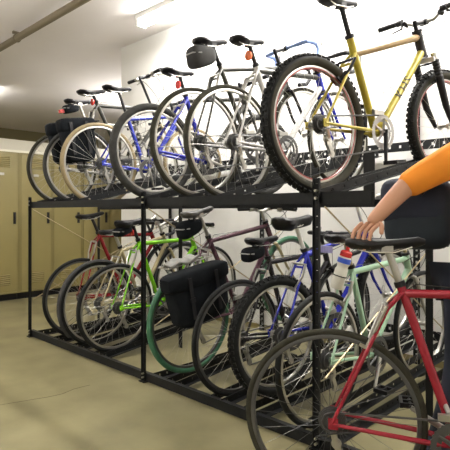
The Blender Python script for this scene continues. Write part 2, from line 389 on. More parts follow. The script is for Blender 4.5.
def bike(label, loc, yaw, pitch, R=0.34, tw=0.035, paint='silver', fork_paint=None, ht_paint=None, tt_paint=None, tyre='rubber', rim='alloy', knobs=False, wall=None, stripe=None,
         wb=1.03, cs=0.435, drop=0.065, st=72, stl=0.55, sh=0.74, htl=0.14, ha=72, fl=0.37, rake=0.045, bar='flat', tr=0.0165, st_ext=0.02, dt_paint=None, stay=1.0, barw=0.56, stem_len=0.09, stem_up=0.05,
         crank=-60, saddle='leather', sad=None, fat=1.0, chainring=0.095, ftyre=None, steer=0, suspension=False, spacers=0.03, carrier=False, fenders=None, reflector=None,
         cage=False, decal=None, post='alloy', grips='black', barmat='black', lean=0, saddle_tilt=0.0, group='bicycles parked on the two-tier rack', bar_tape='black', sc_ring=None, hub_off=True):
    """loc = rear hub position in the world"""
    Mx = rotm(rad(yaw), rad(pitch), rad(lean))
    root = empty('bicycle'); 
    base = Vector(loc) - Mx @ Vector((0, 0, R))
    root.matrix_world = Matrix.Translation(base) @ Mx.to_4x4()
    tag(root, label, 'bicycle', group)
    o = Vector((0, 0, R))
    V3 = Vector
    BB = o + V3((0, math.sqrt(cs * cs - drop * drop), -drop))
    sd = V3((0, -math.cos(rad(st)), math.sin(rad(st))))
    SC = BB + sd * stl; SAD = BB + sd * sh
    FH = o + V3((0, wb, 0))
    hd = V3((0, -math.cos(rad(ha)), math.sin(rad(ha)))); pn = V3((0, math.sin(rad(ha)), math.cos(rad(ha))))
    HB = FH - pn * rake + hd * fl; HT = HB + hd * htl
    X = V3((1, 0, 0))
    # ---- frame
    fr = MB()
    fr.tube(BB, SC + sd * st_ext, tr * fat, seg=12)
    if not dt_paint: fr.tube(BB + V3((0, 0.01, 0.005)), HB + hd * 0.035, tr * 1.15 * fat, seg=12)
    if not tt_paint: fr.tube(SC - sd * 0.02, HT - hd * 0.035, tr * fat, seg=12)
    if not ht_paint: fr.tube(HB, HT, tr * 1.25 * fat, seg=12)
    fr.tube(BB - X * 0.036, BB + X * 0.036, 0.021, seg=14)
    for s in (-1, 1):
        ax = o + X * s * 0.062
        fr.sweep([SC + X * s * 0.012 - sd * 0.015, SC + V3((s * 0.035, -0.05, -0.07)), ax], [0.0085 * stay, 0.008 * stay, 0.0065 * stay], 8)
        fr.sweep([BB + X * s * 0.02, BB + V3((s * 0.045, -0.10, 0.012)), ax], [0.011 * stay, 0.010 * stay, 0.007 * stay], 8)
        fr.obox(ax + V3((0, 0.006, 0.002)), X * 0.0025, V3((0, 0.018, 0)), V3((0, 0, 0.02)))
    fr.tube(SC + V3((-0.033, -0.055, -0.08)), SC + V3((0.033, -0.055, -0.08)), 0.007, seg=8)
    frame = fr.build('frame', paint, root)
    if dt_paint: MB().tube(BB + V3((0, 0.01, 0.005)), HB + hd * 0.035, tr * 1.15 * fat, seg=12).build('down_tube', dt_paint, frame)
    if tt_paint: MB().tube(SC - sd * 0.02, HT - hd * 0.035, tr * 1.05 * fat, seg=12).build('top_tube', tt_paint, frame)
    if ht_paint: MB().tube(HB, HT, tr * 1.35 * fat, seg=14).build('head_tube', ht_paint, frame)
    for p in (HB, HT): MB().tube(p - hd * 0.008, p + hd * 0.008, tr * 1.5 * fat, seg=14).build('headset_cup', 'black', frame)
    # ---- wheels
    rw = wheel('rear_wheel', root, o, R, tw, tyre, rim, knobs, cass=True, spmat='rim_dark' if paint == 'crimson' else 'spoke', wall=wall, stripe=stripe)
    # ---- front assembly (steered)
    St = Matrix.Rotation(rad(-steer), 3, hd) if steer else Matrix.Identity(3)
    def sw(obj):
        if steer:
            obj.matrix_local = Matrix.Translation(HB) @ St.to_4x4() @ Matrix.Translation(-HB)
        return obj
    fw = sw(wheel('front_wheel', root, FH, R, tw, ftyre or tyre, rim, knobs, wall=wall, stripe=stripe))
    fk = MB(); fm = fork_paint or paint
    crown = FH - pn * 0.0 + hd * (R + 0.035)
    cr_ = HB - hd * 0.01
    if suspension:
        fk.obox(cr_ - hd * 0.012, X * 0.078, pn * 0.018, hd * 0.014)
        fk.tube(cr_ - hd * 0.02, HB + hd * 0.02, 0.016)
        fork = sw(fk.build('fork', fm, root))
        for s in (-1, 1):
            t0 = cr_ + X * s * 0.066 + pn * 0.01
            MB().tube(t0 + hd * 0.02, t0 - hd * 0.10, 0.017, seg=14).build('stanchion', 'chrome', fork)
            bt = MB(); z0 = t0 - hd * 0.02
            pts = []; rs = []
            for k in range(13): pts.append(z0 - hd * 0.0095 * k); rs.append(0.024 if k % 2 else 0.0195)
            bt.sweep(pts, rs, 12); bt.build('fork_boot', 'black', fork)
            MB().sweep([t0 - hd * 0.13, t0 - hd * 0.30, FH + X * s * 0.058 + V3((0, 0, -0.005))], [0.023, 0.02, 0.012], 12).build('fork_lower', 'black', fork)
        MB().sweep([cr_ - hd * 0.15 + X * 0.066 + pn * 0.02, cr_ - hd * 0.10 + X * 0.055 + pn * 0.04, cr_ - hd * 0.085 + pn * 0.045, cr_ - hd * 0.10 - X * 0.055 + pn * 0.04, cr_ - hd * 0.15 - X * 0.066 + pn * 0.02], 0.009, 8).build('brake_arch', 'black', fork)
    else:
        fk.tube(cr_, HB + hd * 0.01, 0.015)
        for s in (-1, 1):
            fk.sweep([cr_, cr_ + X * s * 0.035 - hd * 0.012, cr_ + X * s * 0.047 - hd * 0.07, FH + X * s * 0.053 - pn * rake * 0.8 + hd * 0.14, FH + X * s * 0.053], [0.014, 0.014, 0.012, 0.010, 0.007], 9)
        fork = sw(fk.build('fork', fm, root))
    # ---- stem and handlebar
    ST0 = HT + hd * (spacers + stem_up); SE = ST0 + V3((0, math.cos(rad(12)), math.sin(rad(12)))) * stem_len
    stm = MB(); stm.tube(HT, ST0 + hd * 0.018, 0.0125, seg=12); stm.tube(ST0, SE, 0.0145, 0.014, seg=12); stm.tube(SE - X * 0.022, SE + X * 0.022, 0.020, seg=12)
    stem = sw(stm.build('stem', post if bar != 'drop' else 'black', root))
    hbm = MB(); h = barw / 2
    if bar in ('flat', 'riser'):
        rise = 0.035 if bar == 'riser' else 0.0
        pts = [SE + V3((-h, -0.04, rise)), SE + V3((-h * 0.45, -0.012, rise)), SE + V3((-h * 0.22, 0, 0)), SE + V3((h * 0.22, 0, 0)), SE + V3((h * 0.45, -0.012, rise)), SE + V3((h, -0.04, rise))]
        hbm.sweep(pts, 0.0115, 10); hb = sw(hbm.build('handlebar', barmat, root))
        for s in (-1, 1):
            a = SE + V3((s * h, -0.04, rise)); b = SE + V3((s * (h - 0.12), -0.031, rise))
            MB().tube(a, b, 0.0175, 0.016, seg=12).build('grip', grips, hb)
            lv = MB(); c0 = SE + V3((s * (h - 0.15), -0.028, rise))
            lv.tube(c0 - X * s * 0.018, c0 + X * s * 0.018, 0.019, seg=12)
            lv.sweep([c0 + V3((0, 0.02, -0.012)), c0 + V3((s * 0.03, 0.055, -0.02)), c0 + V3((s * 0.10, 0.05, -0.03))], [0.008, 0.007, 0.005], 8)
            lv.tube(c0 + V3((-s * 0.03, 0.0, -0.012)), c0 + V3((-s * 0.03, 0.03, -0.02)), 0.014, seg=10)
            lv.build('brake_lever', 'alloy' if paint != 'yellow' else 'black', hb)
        ends = [SE + V3((s * (h - 0.16), 0.02, rise - 0.01)) for s in (-1, 1)]
    else:
        for s in (-1, 1):
            pts = [SE, SE + V3((s * h * 0.8, 0, 0.0)), SE + V3((s * h * 0.96, 0.012, 0)), SE + V3((s * h, 0.05, -0.002)), SE + V3((s * h, 0.095, -0.012)), SE + V3((s * h, 0.115, -0.05)), SE + V3((s * h, 0.10, -0.095)), SE + V3((s * h, 0.065, -0.125)), SE + V3((s * h, -0.02, -0.135))]
            hbm.sweep(pts, 0.0125, 10)
        hb = sw(hbm.build('handlebar', barmat, root))
        for s in (-1, 1):
            tp = MB(); tp.sweep([SE + V3((s * h * 0.5, 0, 0)), SE + V3((s * h * 0.8, 0, 0.0)), SE + V3((s * h * 0.96, 0.012, 0)), SE + V3((s * h, 0.05, -0.002)), SE + V3((s * h, 0.095, -0.012))], 0.0155, 10)
            tp.sweep([SE + V3((s * h, 0.115, -0.05)), SE + V3((s * h, 0.10, -0.095)), SE + V3((s * h, 0.065, -0.125)), SE + V3((s * h, -0.02, -0.135))], 0.0155, 10)
            tp.build('bar_tape', bar_tape, hb)
            lv = MB(); lv.sweep([SE + V3((s * h, 0.09, -0.012)), SE + V3((s * h, 0.13, 0.005)), SE + V3((s * h, 0.155, 0.03))], [0.017, 0.018, 0.012], 10)
            lv.sweep([SE + V3((s * h, 0.15, 0.012)), SE + V3((s * h, 0.165, -0.03)), SE + V3((s * h, 0.15, -0.09)), SE + V3((s * h, 0.155, -0.115))], [0.008, 0.007, 0.006, 0.005], 8)
            lv.build('brake_lever', 'alloy', hb)
        ends = [SE + V3((s * h, 0.13, 0.015)) for s in (-1, 1)]
    # ---- cables
    cb = MB()
    def arc(a, b, bulge, n=10):
        out = []
        for i in range(n + 1):
            t = i / n; p = a.lerp(b, t) + bulge * (4 * t * (1 - t)); out.append(p)
        return out
    rb = SC + V3((0, -0.055, -0.06))
    cb.sweep(arc(ends[0], cr_ + V3((0, 0.04, -0.03)), V3((-0.02, 0.09, 0.03))), 0.0025, 5)
    cb.sweep(arc(ends[1], HT - hd * 0.05 + V3((0.015, -0.05, 0)), V3((0.02, 0.10, 0.02))), 0.0025, 5)
    cb.sweep(arc(ends[1] + V3((-0.03, 0, 0)), HB + V3((0.02, -0.05, -0.02)), V3((0.0, 0.12, -0.01))), 0.0025, 5)
    cb.sweep([HT - hd * 0.06 + V3((0, -0.04, 0.018)), SC + V3((0, 0.05, 0.015)), rb], 0.002, 5)
    MB().sweep(arc(o + V3((0.06, 0.09, -0.02)), o + V3((0.075, -0.01, -0.055)), V3((0.02, -0.09, 0.0))), 0.0028, 6).build('gear_cable', 'cable', root)
    cb.build('brake_cables', 'cable', root)
    # ---- saddle and post
    pm = MB(); pm.tube(SC - sd * 0.01, SAD - sd * 0.055, 0.0135, seg=12); pm.obox(SAD - sd * 0.05, X * 0.022, V3((0, 0.02, 0)), V3((0, 0, 0.012)))
    sp = pm.build('seat_post', post, root)
    MB().tube(SC + sd * (st_ext - 0.014), SC + sd * (st_ext + 0.006), tr * 1.25, seg=12).build('seat_clamp', 'black', sp)
    kw = dict(L=0.27, W=0.145, H=0.05); kw.update(sad or {})
    sm = place(saddle_mesh(**kw), SAD, rad(saddle_tilt)); sob = sm.build('saddle', saddle, root)
    rl = MB()
    for s in (-1, 1):
        q = [(s * 0.03, -0.095, -0.045), (s * 0.022, -0.05, -0.058), (s * 0.022, 0.04, -0.058), (s * 0.01, 0.10, -0.04)]
        rl.sweep([SAD + V3(p) for p in q], 0.0038, 6)
    rl.build('saddle_rails', 'chrome', sob)
    # ---- drivetrain
    kx = 0.052
    cr = MB(); c = BB + X * kx
    for (r, x) in ((chainring, 0), (chainring * 0.78, -0.009)):
        nt = 36; prof = []
        vs = []; fs = []
        for j in range(nt * 2):
            a = PI * j / nt; ro = r + (0.0035 if j % 2 else -0.001)
            for (rr, xx) in ((ro, -0.0015), (ro, 0.0015), (r * 0.80, 0.0015), (r * 0.80, -0.0015)):
                vs.append(c + V3((x + xx, rr * math.cos(a), rr * math.sin(a))))
        N = nt * 2
        for j in range(N):
            for q in range(4): fs.append((j * 4 + q, j * 4 + (q + 1) % 4, ((j + 1) % N) * 4 + (q + 1) % 4, ((j + 1) % N) * 4 + q))
        cr.add(vs, fs)
    for k in range(5):
        a = rad(crank) + 2 * PI * k / 5 + 0.6
        cr.tube(c, c + V3((0, math.cos(a), math.sin(a))) * chainring * 0.84, 0.011, 0.006, seg=6, flat=0.5)
    cr.tube(BB - X * 0.06, BB + X * 0.07, 0.010)
    cs_ = cr.build('crankset', sc_ring or 'rim_dark', root)
    for s in (-1, 1):
        a = rad(crank) + (0 if s > 0 else PI)
        d = V3((0, math.cos(a), math.sin(a))); b0 = BB + X * s * 0.066; b1 = b0 + d * 0.17 + X * s * 0.012
        MB().tube(b0 - d * 0.012, b1, 0.014, 0.010, seg=10, flat=0.6).build('crank_arm', 'alloy' if paint != 'yellow' else 'black', cs_)
        pd = MB(); pc = b1 + X * s * 0.055
        pd.tube(b1, pc + X * s * 0.035, 0.006, seg=8)
        for q in (-1, 1): pd.obox(pc + V3((0, q * 0.032, 0)), X * 0.042, V3((0, 0.006, 0)), V3((0, 0, 0.010)))
        for q in (-1, 0, 1): pd.obox(pc + X * q * 0.038, X * 0.004, V3((0, 0.032, 0)), V3((0, 0, 0.009)))
        pd.build('pedal', 'black', cs_)
    # rear derailleur, chain
    g1 = o + V3((0.046, 0.015, -0.075)); g2 = o + V3((0.046, 0.045, -0.150))
    ch = MB(); cc = BB + X * (kx - 0.004); co = o + X * 0.042
    rc = 0.036
    top = [co + V3((0, 0, rc)), cc + V3((0, 0, chainring))]
    fw_arc = [cc + V3((0, chainring * math.sin(a), chainring * math.cos(a))) for a in [PI * k / 10 for k in range(1, 11)]]
    back = [g2 + V3((0, 0.0, -0.018)), g2 + V3((0, -0.016, 0.0)), g1 + V3((0, 0.016, 0.0)), g1 + V3((0, -0.012, 0.012)), co + V3((0, 0.0, -rc)), co + V3((0, -rc * 0.8, -rc * 0.6)), co + V3((0, -rc, 0)), co + V3((0, -rc * 0.7, rc * 0.7))]
    ch.sweep(top + fw_arc + back, 0.0042, 6, closed=True)
    ch.build('chain', 'rim_dark', root)
    rd = MB()
    for g in (g1, g2): rd.tube(g - X * 0.004, g + X * 0.004, 0.019, seg=12)
    for s in (-0.007, 0.009): rd.obox((g1 + g2) / 2 + X * s, X * 0.001, (g2 - g1) * 0.5, V3((0, 0.011, 0.004)))
    rd.tube(o + V3((0.064, 0.006, -0.025)), g1 + X * 0.016, 0.012, 0.011, seg=8); rd.tube(g1, g1 + X * 0.02, 0.013, seg=10)
    rd.build('rear_derailleur', 'alloy', root)
    fd = MB(); fc = BB + V3((kx - 0.004, -0.03, chainring + 0.012)); fd.obox(fc, X * 0.009, V3((0, 0.038, 0)), V3((0, 0, 0.011))); fd.tube(fc + V3((-0.01, 0, 0.01)), fc + V3((-kx + 0.01, -0.01, 0.03)), 0.009)
    fd.build('front_derailleur', 'alloy', root)
    # brakes
    for (p, dirv, nm) in ((rb, -1, 'rear_brake'), (cr_ + V3((0, 0.03, -0.03)), 1, 'front_brake')):
        b = MB()
        tz = R + (R - 0.0)  # tyre top not used; arms hug the rim
        cen = o if nm == 'rear_brake' else FH
        out = (p - cen).normalized(); rimr = R - tw * 0.92 - 0.008
        pad = cen + out * rimr
        for s in (-1, 1):
            b.sweep([p + X * s * 0.012, p + X * s * (0.034 + tw * 0.35), (p + pad) / 2 + X * s * (0.036 + tw * 0.35), pad + X * s * 0.024], [0.007, 0.008, 0.008, 0.006], 7)
            t_ = Vector((0, -out.z, out.y)); b.obox(pad + X * s * 0.021, X * 0.005, t_ * 0.026, out * 0.006)
        b.tube(p - X * 0.012, p + X * 0.012, 0.008)
        bo = b.build('brake', 'alloy' if not suspension else 'black', root)
        if nm == 'front_brake': sw(bo)
    if fenders:
        for (cen, a0, a1, nm) in ((o, 20, 215, 'rear'), (FH, 45, 190, 'front')):
            rr = R + 0.016; vs = []; fs = []; n = 30
            for i in range(n + 1):
                a = rad(a0 + (a1 - a0) * i / n)
                for (x, dr) in ((-0.026, -0.014), (-0.018, -0.002), (0, 0.003), (0.018, -0.002), (0.026, -0.014), (0.0, -0.0005)):
                    vs.append(cen + V3((x, (rr + dr) * math.cos(a), (rr + dr) * math.sin(a))))
            for i in range(n):
                for q in range(6): fs.append((i * 6 + q, i * 6 + (q + 1) % 6, (i + 1) * 6 + (q + 1) % 6, (i + 1) * 6 + q))
            m_ = MB(); m_.add(vs, fs)
            for s in (-1, 1):
                a = rad(a1 - 15 if nm == 'rear' else a1 - 20); m_.tube(cen + V3((s * 0.06, 0, 0.01)), cen + V3((s * 0.027, rr * math.cos(a), rr * math.sin(a))), 0.002, seg=5)
            fo = m_.build('mudguard', fenders, root)
            if nm == 'front': sw(fo)
    cz = R * 2 + 0.045
    if carrier:
        cm = MB(); y0, y1 = -0.15, 0.20
        for s in (-1, 1):
            cm.sweep([V3((s * 0.055, y0, cz)), V3((s * 0.06, y1, cz)), V3((s * 0.018, SC.y - 0.02, cz + 0.0))], 0.005, 7)
            for yy in (-0.09, 0.0, 0.09): cm.tube(V3((s * 0.065, 0.0, R + 0.01)), V3((s * 0.058, yy, cz)), 0.0045, seg=6)
        for yy in (y0, -0.05, 0.06, y1): cm.tube(V3((-0.058, yy, cz)), V3((0.058, yy, cz)), 0.005, seg=7)
        cm.tube(V3((0, y0, cz)), V3((0, y1, cz)), 0.004, seg=6)
        cm.build('luggage_carrier', 'alloy' if carrier is True else carrier, root)
    if reflector:
        if reflector == 'post': rp = SAD - sd * 0.12 + V3((0, -0.035, 0))
        else: rp = V3((0, -0.16, cz - 0.01))
        rf = MB(); rf.lathe([(-0.006, 0), (-0.006, 0.027), (0.006, 0.030), (0.010, 0.022), (0.011, 0)], (0, 0, 0), 'y', 18)
        rf.v = [Vector((v.x, -v.y, v.z)) + rp for v in rf.v]
        rf.tube(rp, rp + V3((0, 0.03, 0)), 0.005, seg=6)
        rf.build('rear_reflector', 'orange_plastic' if paint == 'white' else 'red_plastic', root)
    if cage:
        for (A, B_, nx) in ((BB, HB, 1),):
            d = (B_ - A).normalized(); nn = Vector((0, -d.z, d.y)); nn = nn if nn.z > 0 else -nn
            p0 = A + d * 0.14 + nn * 0.025; cg = MB()
            for s in (-1, 1): cg.sweep([p0, p0 + X * s * 0.034 + nn * 0.02, p0 + X * s * 0.037 + nn * 0.045 + d * 0.06, p0 + X * s * 0.037 + nn * 0.05 + d * 0.12, p0 + X * s * 0.02 + nn * 0.075 + d * 0.13], 0.0028, 6)
            cg.sweep([p0 + d * 0.13 + X * 0.037 + nn * 0.045, p0 + d * 0.135 + nn * 0.078, p0 + d * 0.13 - X * 0.037 + nn * 0.045], 0.0028, 6)
            cg.tube(p0 - d * 0.01, p0 + d * 0.11, 0.003, seg=6)
            cg.build('bottle_cage', 'cable_grey', root)
    if decal:
        txt, size, mcol, frac, tubeid = decal
        A, B_ = (BB + V3((0, 0.01, 0.005)), HB + hd * 0.035) if tubeid == 'down' else (BB, SC)
        d = (B_ - A).normalized()
        cu = bpy.data.curves.new('decal', 'FONT'); cu.body = txt; cu.size = size; cu.extrude = 0.0006; cu.align_x = 'CENTER'; cu.align_y = 'CENTER'; cu.space_character = 1.15
        to = bpy.data.objects.new('tmp', cu); COL.objects.link(to)
        dg = bpy.context.evaluated_depsgraph_get(); dg.update()
        me = bpy.data.meshes.new_from_object(to.evaluated_get(dg)); bpy.data.objects.remove(to)
        # text x -> d, text y -> nn, normal -> +X
        nn = X.cross(d)
        Rm = Matrix((d, nn, X)).transposed()
        rr = tr * 1.15 * fat
        c0 = A.lerp(B_, frac)
        bmt = bmesh.new(); bmt.from_mesh(me)
        for k in range(-9, 10):
            bmesh.ops.bisect_plane(bmt, geom=bmt.verts[:] + bmt.edges[:] + bmt.faces[:], plane_co=(0, k * size * 0.05, 0), plane_no=(0, 1, 0))
        bmt.to_mesh(me); bmt.free()
        for v in me.vertices:
            q = v.co.copy(); h_ = max(-1.4, min(1.4, q.y / rr)); r2 = rr + 0.0012 + q.z; v.co = c0 + d * q.x + nn * (r2 * math.sin(h_)) + X * (r2 * math.cos(h_))
        me.materials.clear(); me.materials.append(M[mcol])
        ob = bpy.data.objects.new('decal', me); COL.objects.link(ob); ob.parent = frame
    info = dict(root=root, SAD=SAD, SC=SC, BB=BB, HB=HB, HT=HT, FH=FH, SE=SE, o=o, sd=sd, cz=cz, M=root.matrix_world.copy(), yaw=yaw)
    return info

TOP = 1.22   # top of the upper front beam
def zhub(y, R, top, floor_):
    dy = y - 2.0
    return top + 0.004 + math.sqrt(max(0.01, R * R - (abs(dy)) ** 2)) if abs(dy) < R else floor_
UP = []
LO = []
def up(label, X, Y, yaw, pitch, z=None, **kw):
    b = bike(label, (X, Y, z), yaw, pitch, **kw); UP.append((X, Y, yaw)); return b
def lo(label, X, Y, yaw, pitch, z=None, **kw):
    b = bike(label, (X, Y, z), yaw, pitch, **kw); LO.append((X, Y, yaw)); return b

A = up('silver road bicycle with small black saddle bag, leftmost on the top tier', -4.222, 2.216, 3.0, 5, 1.528, R=0.335, tw=0.03, paint='silver', tyre='rubber_olive', rim='alloy', stl=0.52, sh=0.751, htl=0.12, wb=1.0, bar='drop', barw=0.40, crank=-40)
B = up('grey flat-bar bicycle carrying black panniers, second from left on the top tier', -3.905, 2.224, 6.5, 9, 1.528, R=0.34, tw=0.034, paint='grey', tyre='rubber_grey', rim='alloy', stl=0.64, sh=0.775, htl=0.18, wb=1.01, bar='flat', barw=0.60, stem_up=0.25, fork_paint='tan', carrier='black', saddle='leather', reflector='post', crank=15, post='black', tr=0.018)
C = up('blue bicycle with tan tyres, third from left on the top tier', -3.62, 2.235, 6.3, 4, 1.533, R=0.345, tw=0.034, paint='blue', tyre='rubber_tan', rim='alloy', stl=0.493, sh=0.773, cs=0.44, wb=0.97, bar='flat', barw=0.52, post='black', crank=-80, carrier=False)
D = up('blue mountain bicycle with fat grey tyres, top tier above the rack\'s middle post', -2.725, 2.107, 7.5, 3, 1.545, R=0.335, tw=0.052, paint='royal', tyre='rubber_grey', rim='alloy', knobs=False, stl=0.49, sh=0.70, cs=0.445, bar='flat', barw=0.56, post='black', reflector='post', crank=-20, tr=0.018, stay=1.35, dt_paint='grey', tt_paint='grey', ht_paint='grey', fork_paint='grey', fl=0.40, htl=0.11, barmat='black')
E_ = up('dark grey road bicycle with a large grey saddle bag, on the top tier', -2.275, 2.11, 7.3, 9, 1.560, R=0.35, tw=0.03, paint='grey', tyre='rubber_olive', rim='alloy', stl=0.575, sh=0.765, htl=0.19, wb=1.02, bar='drop', barw=0.42, post='black', crank=-100, fork_paint='black_paint', barmat='pale_blue', bar_tape='pale_blue', stem_up=0.06, stem_len=0.11)
F_ = up('white and blue road bicycle on the top tier, next left of the yellow bicycle', -2.013, 2.134, 6.5, 6.5, 1.540, R=0.345, tw=0.03, paint='white', tyre='rubber_olive', rim='alloy', stl=0.553, sh=0.745, htl=0.136, wb=1.04, bar='drop', barw=0.42, post='black', crank=-130, tt_paint='grey', ht_paint='royal', tr=0.018, fork_paint='royal', reflector='post')
H = up('yellow mountain bicycle with knobbly tyres and black sprung fork, rightmost on top tier', -1.365, 2.06, 11, 5.5, 1.557, R=0.343, tw=0.058, paint='yellow', tt_paint='ochre', ht_paint='black_paint', fork_paint='white', tyre='rubber', rim='alloy', knobs=True, stripe='rim_red', wall='rubber_olive',
       stl=0.46, st_ext=0.075, sh=0.74, htl=0.155, wb=1.125, cs=0.455, fl=0.445, ha=71.5, drop=0.045, bar='riser', barw=0.60, post='black', crank=-100, suspension=True, steer=3, tr=0.0205, chainring=0.092, sc_ring='cable_grey', cage=True, decal=('KHS', 0.085, 'black', 0.52, 'down'), stem_up=0.015, saddle_tilt=-2, barmat='alloy')

a = lo('dark red parked bicycle, leftmost on the lower tier', -3.91, 2.22, 3.2, 7, 0.380, R=0.345, tw=0.029, paint='red', fork_paint='black_paint', tyre='rubber', rim='rim_dark', stl=0.622, sh=0.834, wb=0.99, bar='drop', barw=0.40, post='black', crank=-70, saddle='leather')
b = lo('tan bicycle with grey mudguards between the parked red and the lime green bicycles', -3.60, 2.20, -1.0, 6.7, 0.372, R=0.345, tw=0.034, paint='tan', tyre='rubber', rim='alloy', stl=0.50, sh=0.70, wb=0.95, bar='flat', barw=0.50, crank=-30, fenders='cloth_grey')
c = lo('lime green bicycle with a wide black saddle, lower tier left of middle post', -3.275, 2.168, 0.2, 5, 0.382, R=0.345, tw=0.033, paint='lime', tyre='rubber', rim='alloy', stl=0.579, sh=0.784, wb=1.018, bar='flat', barw=0.54, crank=-50, reflector='post', sad=dict(W=0.2, H=0.075, L=0.28), post='black')
d = lo('dark mauve bicycle with green tyres, lower tier just right of the middle post', -2.396, 2.152, 3, 10, 0.420, R=0.34, tw=0.036, paint='mauve', tyre='rubber_green', rim='rim_dark', stl=0.585, sh=0.815, htl=0.17, wb=1.03, bar='flat', barw=0.58, crank=-110, carrier=True, saddle='leather_grey', post='alloy', fork_paint='tan')
e = lo('black road bicycle with a flat saddle, lower tier beside the green-tyred bicycle', -1.985, 2.165, 5.5, 2, 0.378, R=0.345, tw=0.029, paint='black_paint', tyre='rubber', rim='rim_dark', stl=0.53, sh=0.69, cs=0.44, bar='drop', barw=0.40, post='mauve', crank=-150)
f = lo('blue mountain bicycle with knobbly tyres and big padded saddle on the lower tier', -1.715, 2.195, 9.5, 7, 0.430, R=0.335, tw=0.054, paint='royal', tyre='rubber', rim='alloy', knobs=True, stl=0.52, sh=0.75, htl=0.17, wb=1.04, cs=0.44, bar='riser', barw=0.58, post='white_plastic', crank=-60, tr=0.017, sad=dict(W=0.19, H=0.085, L=0.29, up=0.02), stem_up=0.12, barmat='black', carrier=False)
g = lo('mint green bicycle on the lower tier behind the red bicycle being wheeled past', -1.385, 2.14, 5, 1.5, 0.378, R=0.342, tw=0.030, paint='mint', tyre='rubber', rim='alloy', stl=0.522, sh=0.735, cs=0.435, wb=1.04, bar='flat', barw=0.50, post='tan', crank=-115, chainring=0.105, tr=0.017, fork_paint='silver', stem_up=0.02)

# ---------------------------------------------------------------- the rack
rack = empty('bike_rack', (-2.658, 2.0, 0))
tag(rack, 'black perforated steel two-tier bicycle rack with sloping wheel rails', 'bike rack')
RL = Vector((-2.658, 2.0, 0))
def rbuild(mb, name, mat='rack', parent=rack, smooth=False):
    mb.v = [v - RL for v in mb.v]; return mb.build(name, mat, parent, smooth)
def perf(P0, P1, up_, side, h=0.05, fl_=0.035, pitch_=0.06, hole=0.5):
    """perforated L-angle from P0 to P1: web along up_, flange along side; P is the lower edge"""
    P0, P1, up_, side = map(Vector, (P0, P1, up_, side)); d = (P1 - P0); L = d.length; d.normalize(); up_.normalize(); side.normalize()
    mb = MB(); t = 0.0022; c = (P0 + P1) / 2
    mb.obox(c + up_ * h * 0.17, d * L / 2, side * t, up_ * h * 0.17)
    mb.obox(c + up_ * h * 0.83, d * L / 2, side * t, up_ * h * 0.17)
    n = max(2, int(L / pitch_)); s = L / n
    for i in range(n + 1):
        q = P0 + d * (i * s)
        wv = s * (1 - hole) / 2
        if i == 0: q = q + d * wv / 2; wv /= 2
        if i == n: q = q - d * wv / 2; wv /= 2
        mb.obox(q + up_ * h * 0.5, d * wv, side * t, up_ * h * 0.17)
    mb.obox(c + side * fl_ / 2, d * L / 2, side * fl_ / 2, up_ * t)
    return mb
XL, XM, XR = -4.364, -2.658, -1.303
for X, zt in ((XL, 1.262), (XM, 1.262), (XR, 1.285)):
    m1 = perf((X - 0.018, 1.974, 0), (X - 0.018, 1.974, zt), (1, 0, 0), (0, 1, 0), h=0.036, fl_=0.0, pitch_=0.05, hole=0.05)
    m1.box(X - 0.019, X - 0.016, 1.962, 1.977, 0, zt)
    m1.box(X + 0.014, X + 0.0175, 1.962, 1.972, 0, zt)
    po = rbuild(m1, 'front_post')
    fp = MB(); fp.box(X - 0.03, X + 0.03, 1.95, 1.99, 0, 0.006); rbuild(fp, 'foot_plate', 'rack', po)
    for z in (0.03, 0.055, 1.19, 1.225):
        bb = MB(); bb.tube((X, 1.955, z), (X, 1.975, z), 0.006, seg=8); rbuild(bb, 'bolt', 'bolt', po, True)
# front beams
for (z, x0, x1) in ((TOP - 0.055, XL - 0.02, -1.03), (0.002, XL - 0.02, -1.03)):
    for (q0, q1) in ((x0, XM), (XM, x1)):
        m1 = MB(); m1.box(q0, q1, 1.980, 1.984, z, z + 0.055); m1.box(q0, q1, 1.984, 2.012, z + 0.050, z + 0.054)
        rbuild(m1, 'front_beam')
# rear posts and beams
YB = 3.60
for X, zt in ((XL, 1.68), (-3.0, 1.68), (-1.51, 2.06), (-1.05, 1.68)):
    m1 = perf((X - 0.025, YB + 0.005, 0), (X - 0.025, YB + 0.005, zt), (1, 0, 0), (0, 1, 0), h=0.05, fl_=0, pitch_=0.045, hole=0.45)
    m1.box(X - 0.025, X - 0.022, YB + 0.005, YB + 0.03, 0, zt)
    rbuild(m1, 'rear_post')
for z in (1.59, 0.20):
    for (q0, q1) in ((XL - 0.02, -3.0), (-3.0, -1.51), (-1.51, -1.03)):
        rbuild(perf((q0, YB, z), (q1, YB, z), (0, 0, 1), (0, 1, 0), h=0.065, fl_=0.02, pitch_=0.08, hole=0.22), 'rear_beam')
# middle beam with its uprights
m1 = MB(); m1.box(XL, -1.03, 2.69, 2.694, 1.155, 1.20); m1.box(XL, -1.03, 2.694, 2.72, 1.196, 1.20); rbuild(m1, 'middle_beam')
for (x, z0, z1, w_) in ((-3.105, 0, 1.38, 0.022), (-1.405, 1.16, 1.49, 0.036), (-2.505, 1.16, 1.54, 0.030), (XL, 0, 1.2, 0.02), (-1.052, 0, 1.2, 0.02)):
    m1 = MB(); m1.box(x - w_, x + w_, 2.675, 2.679, z0, z1); m1.box(x - w_, x - w_ + 0.004, 2.679, 2.70, z0, z1); rbuild(m1, 'middle_upright')
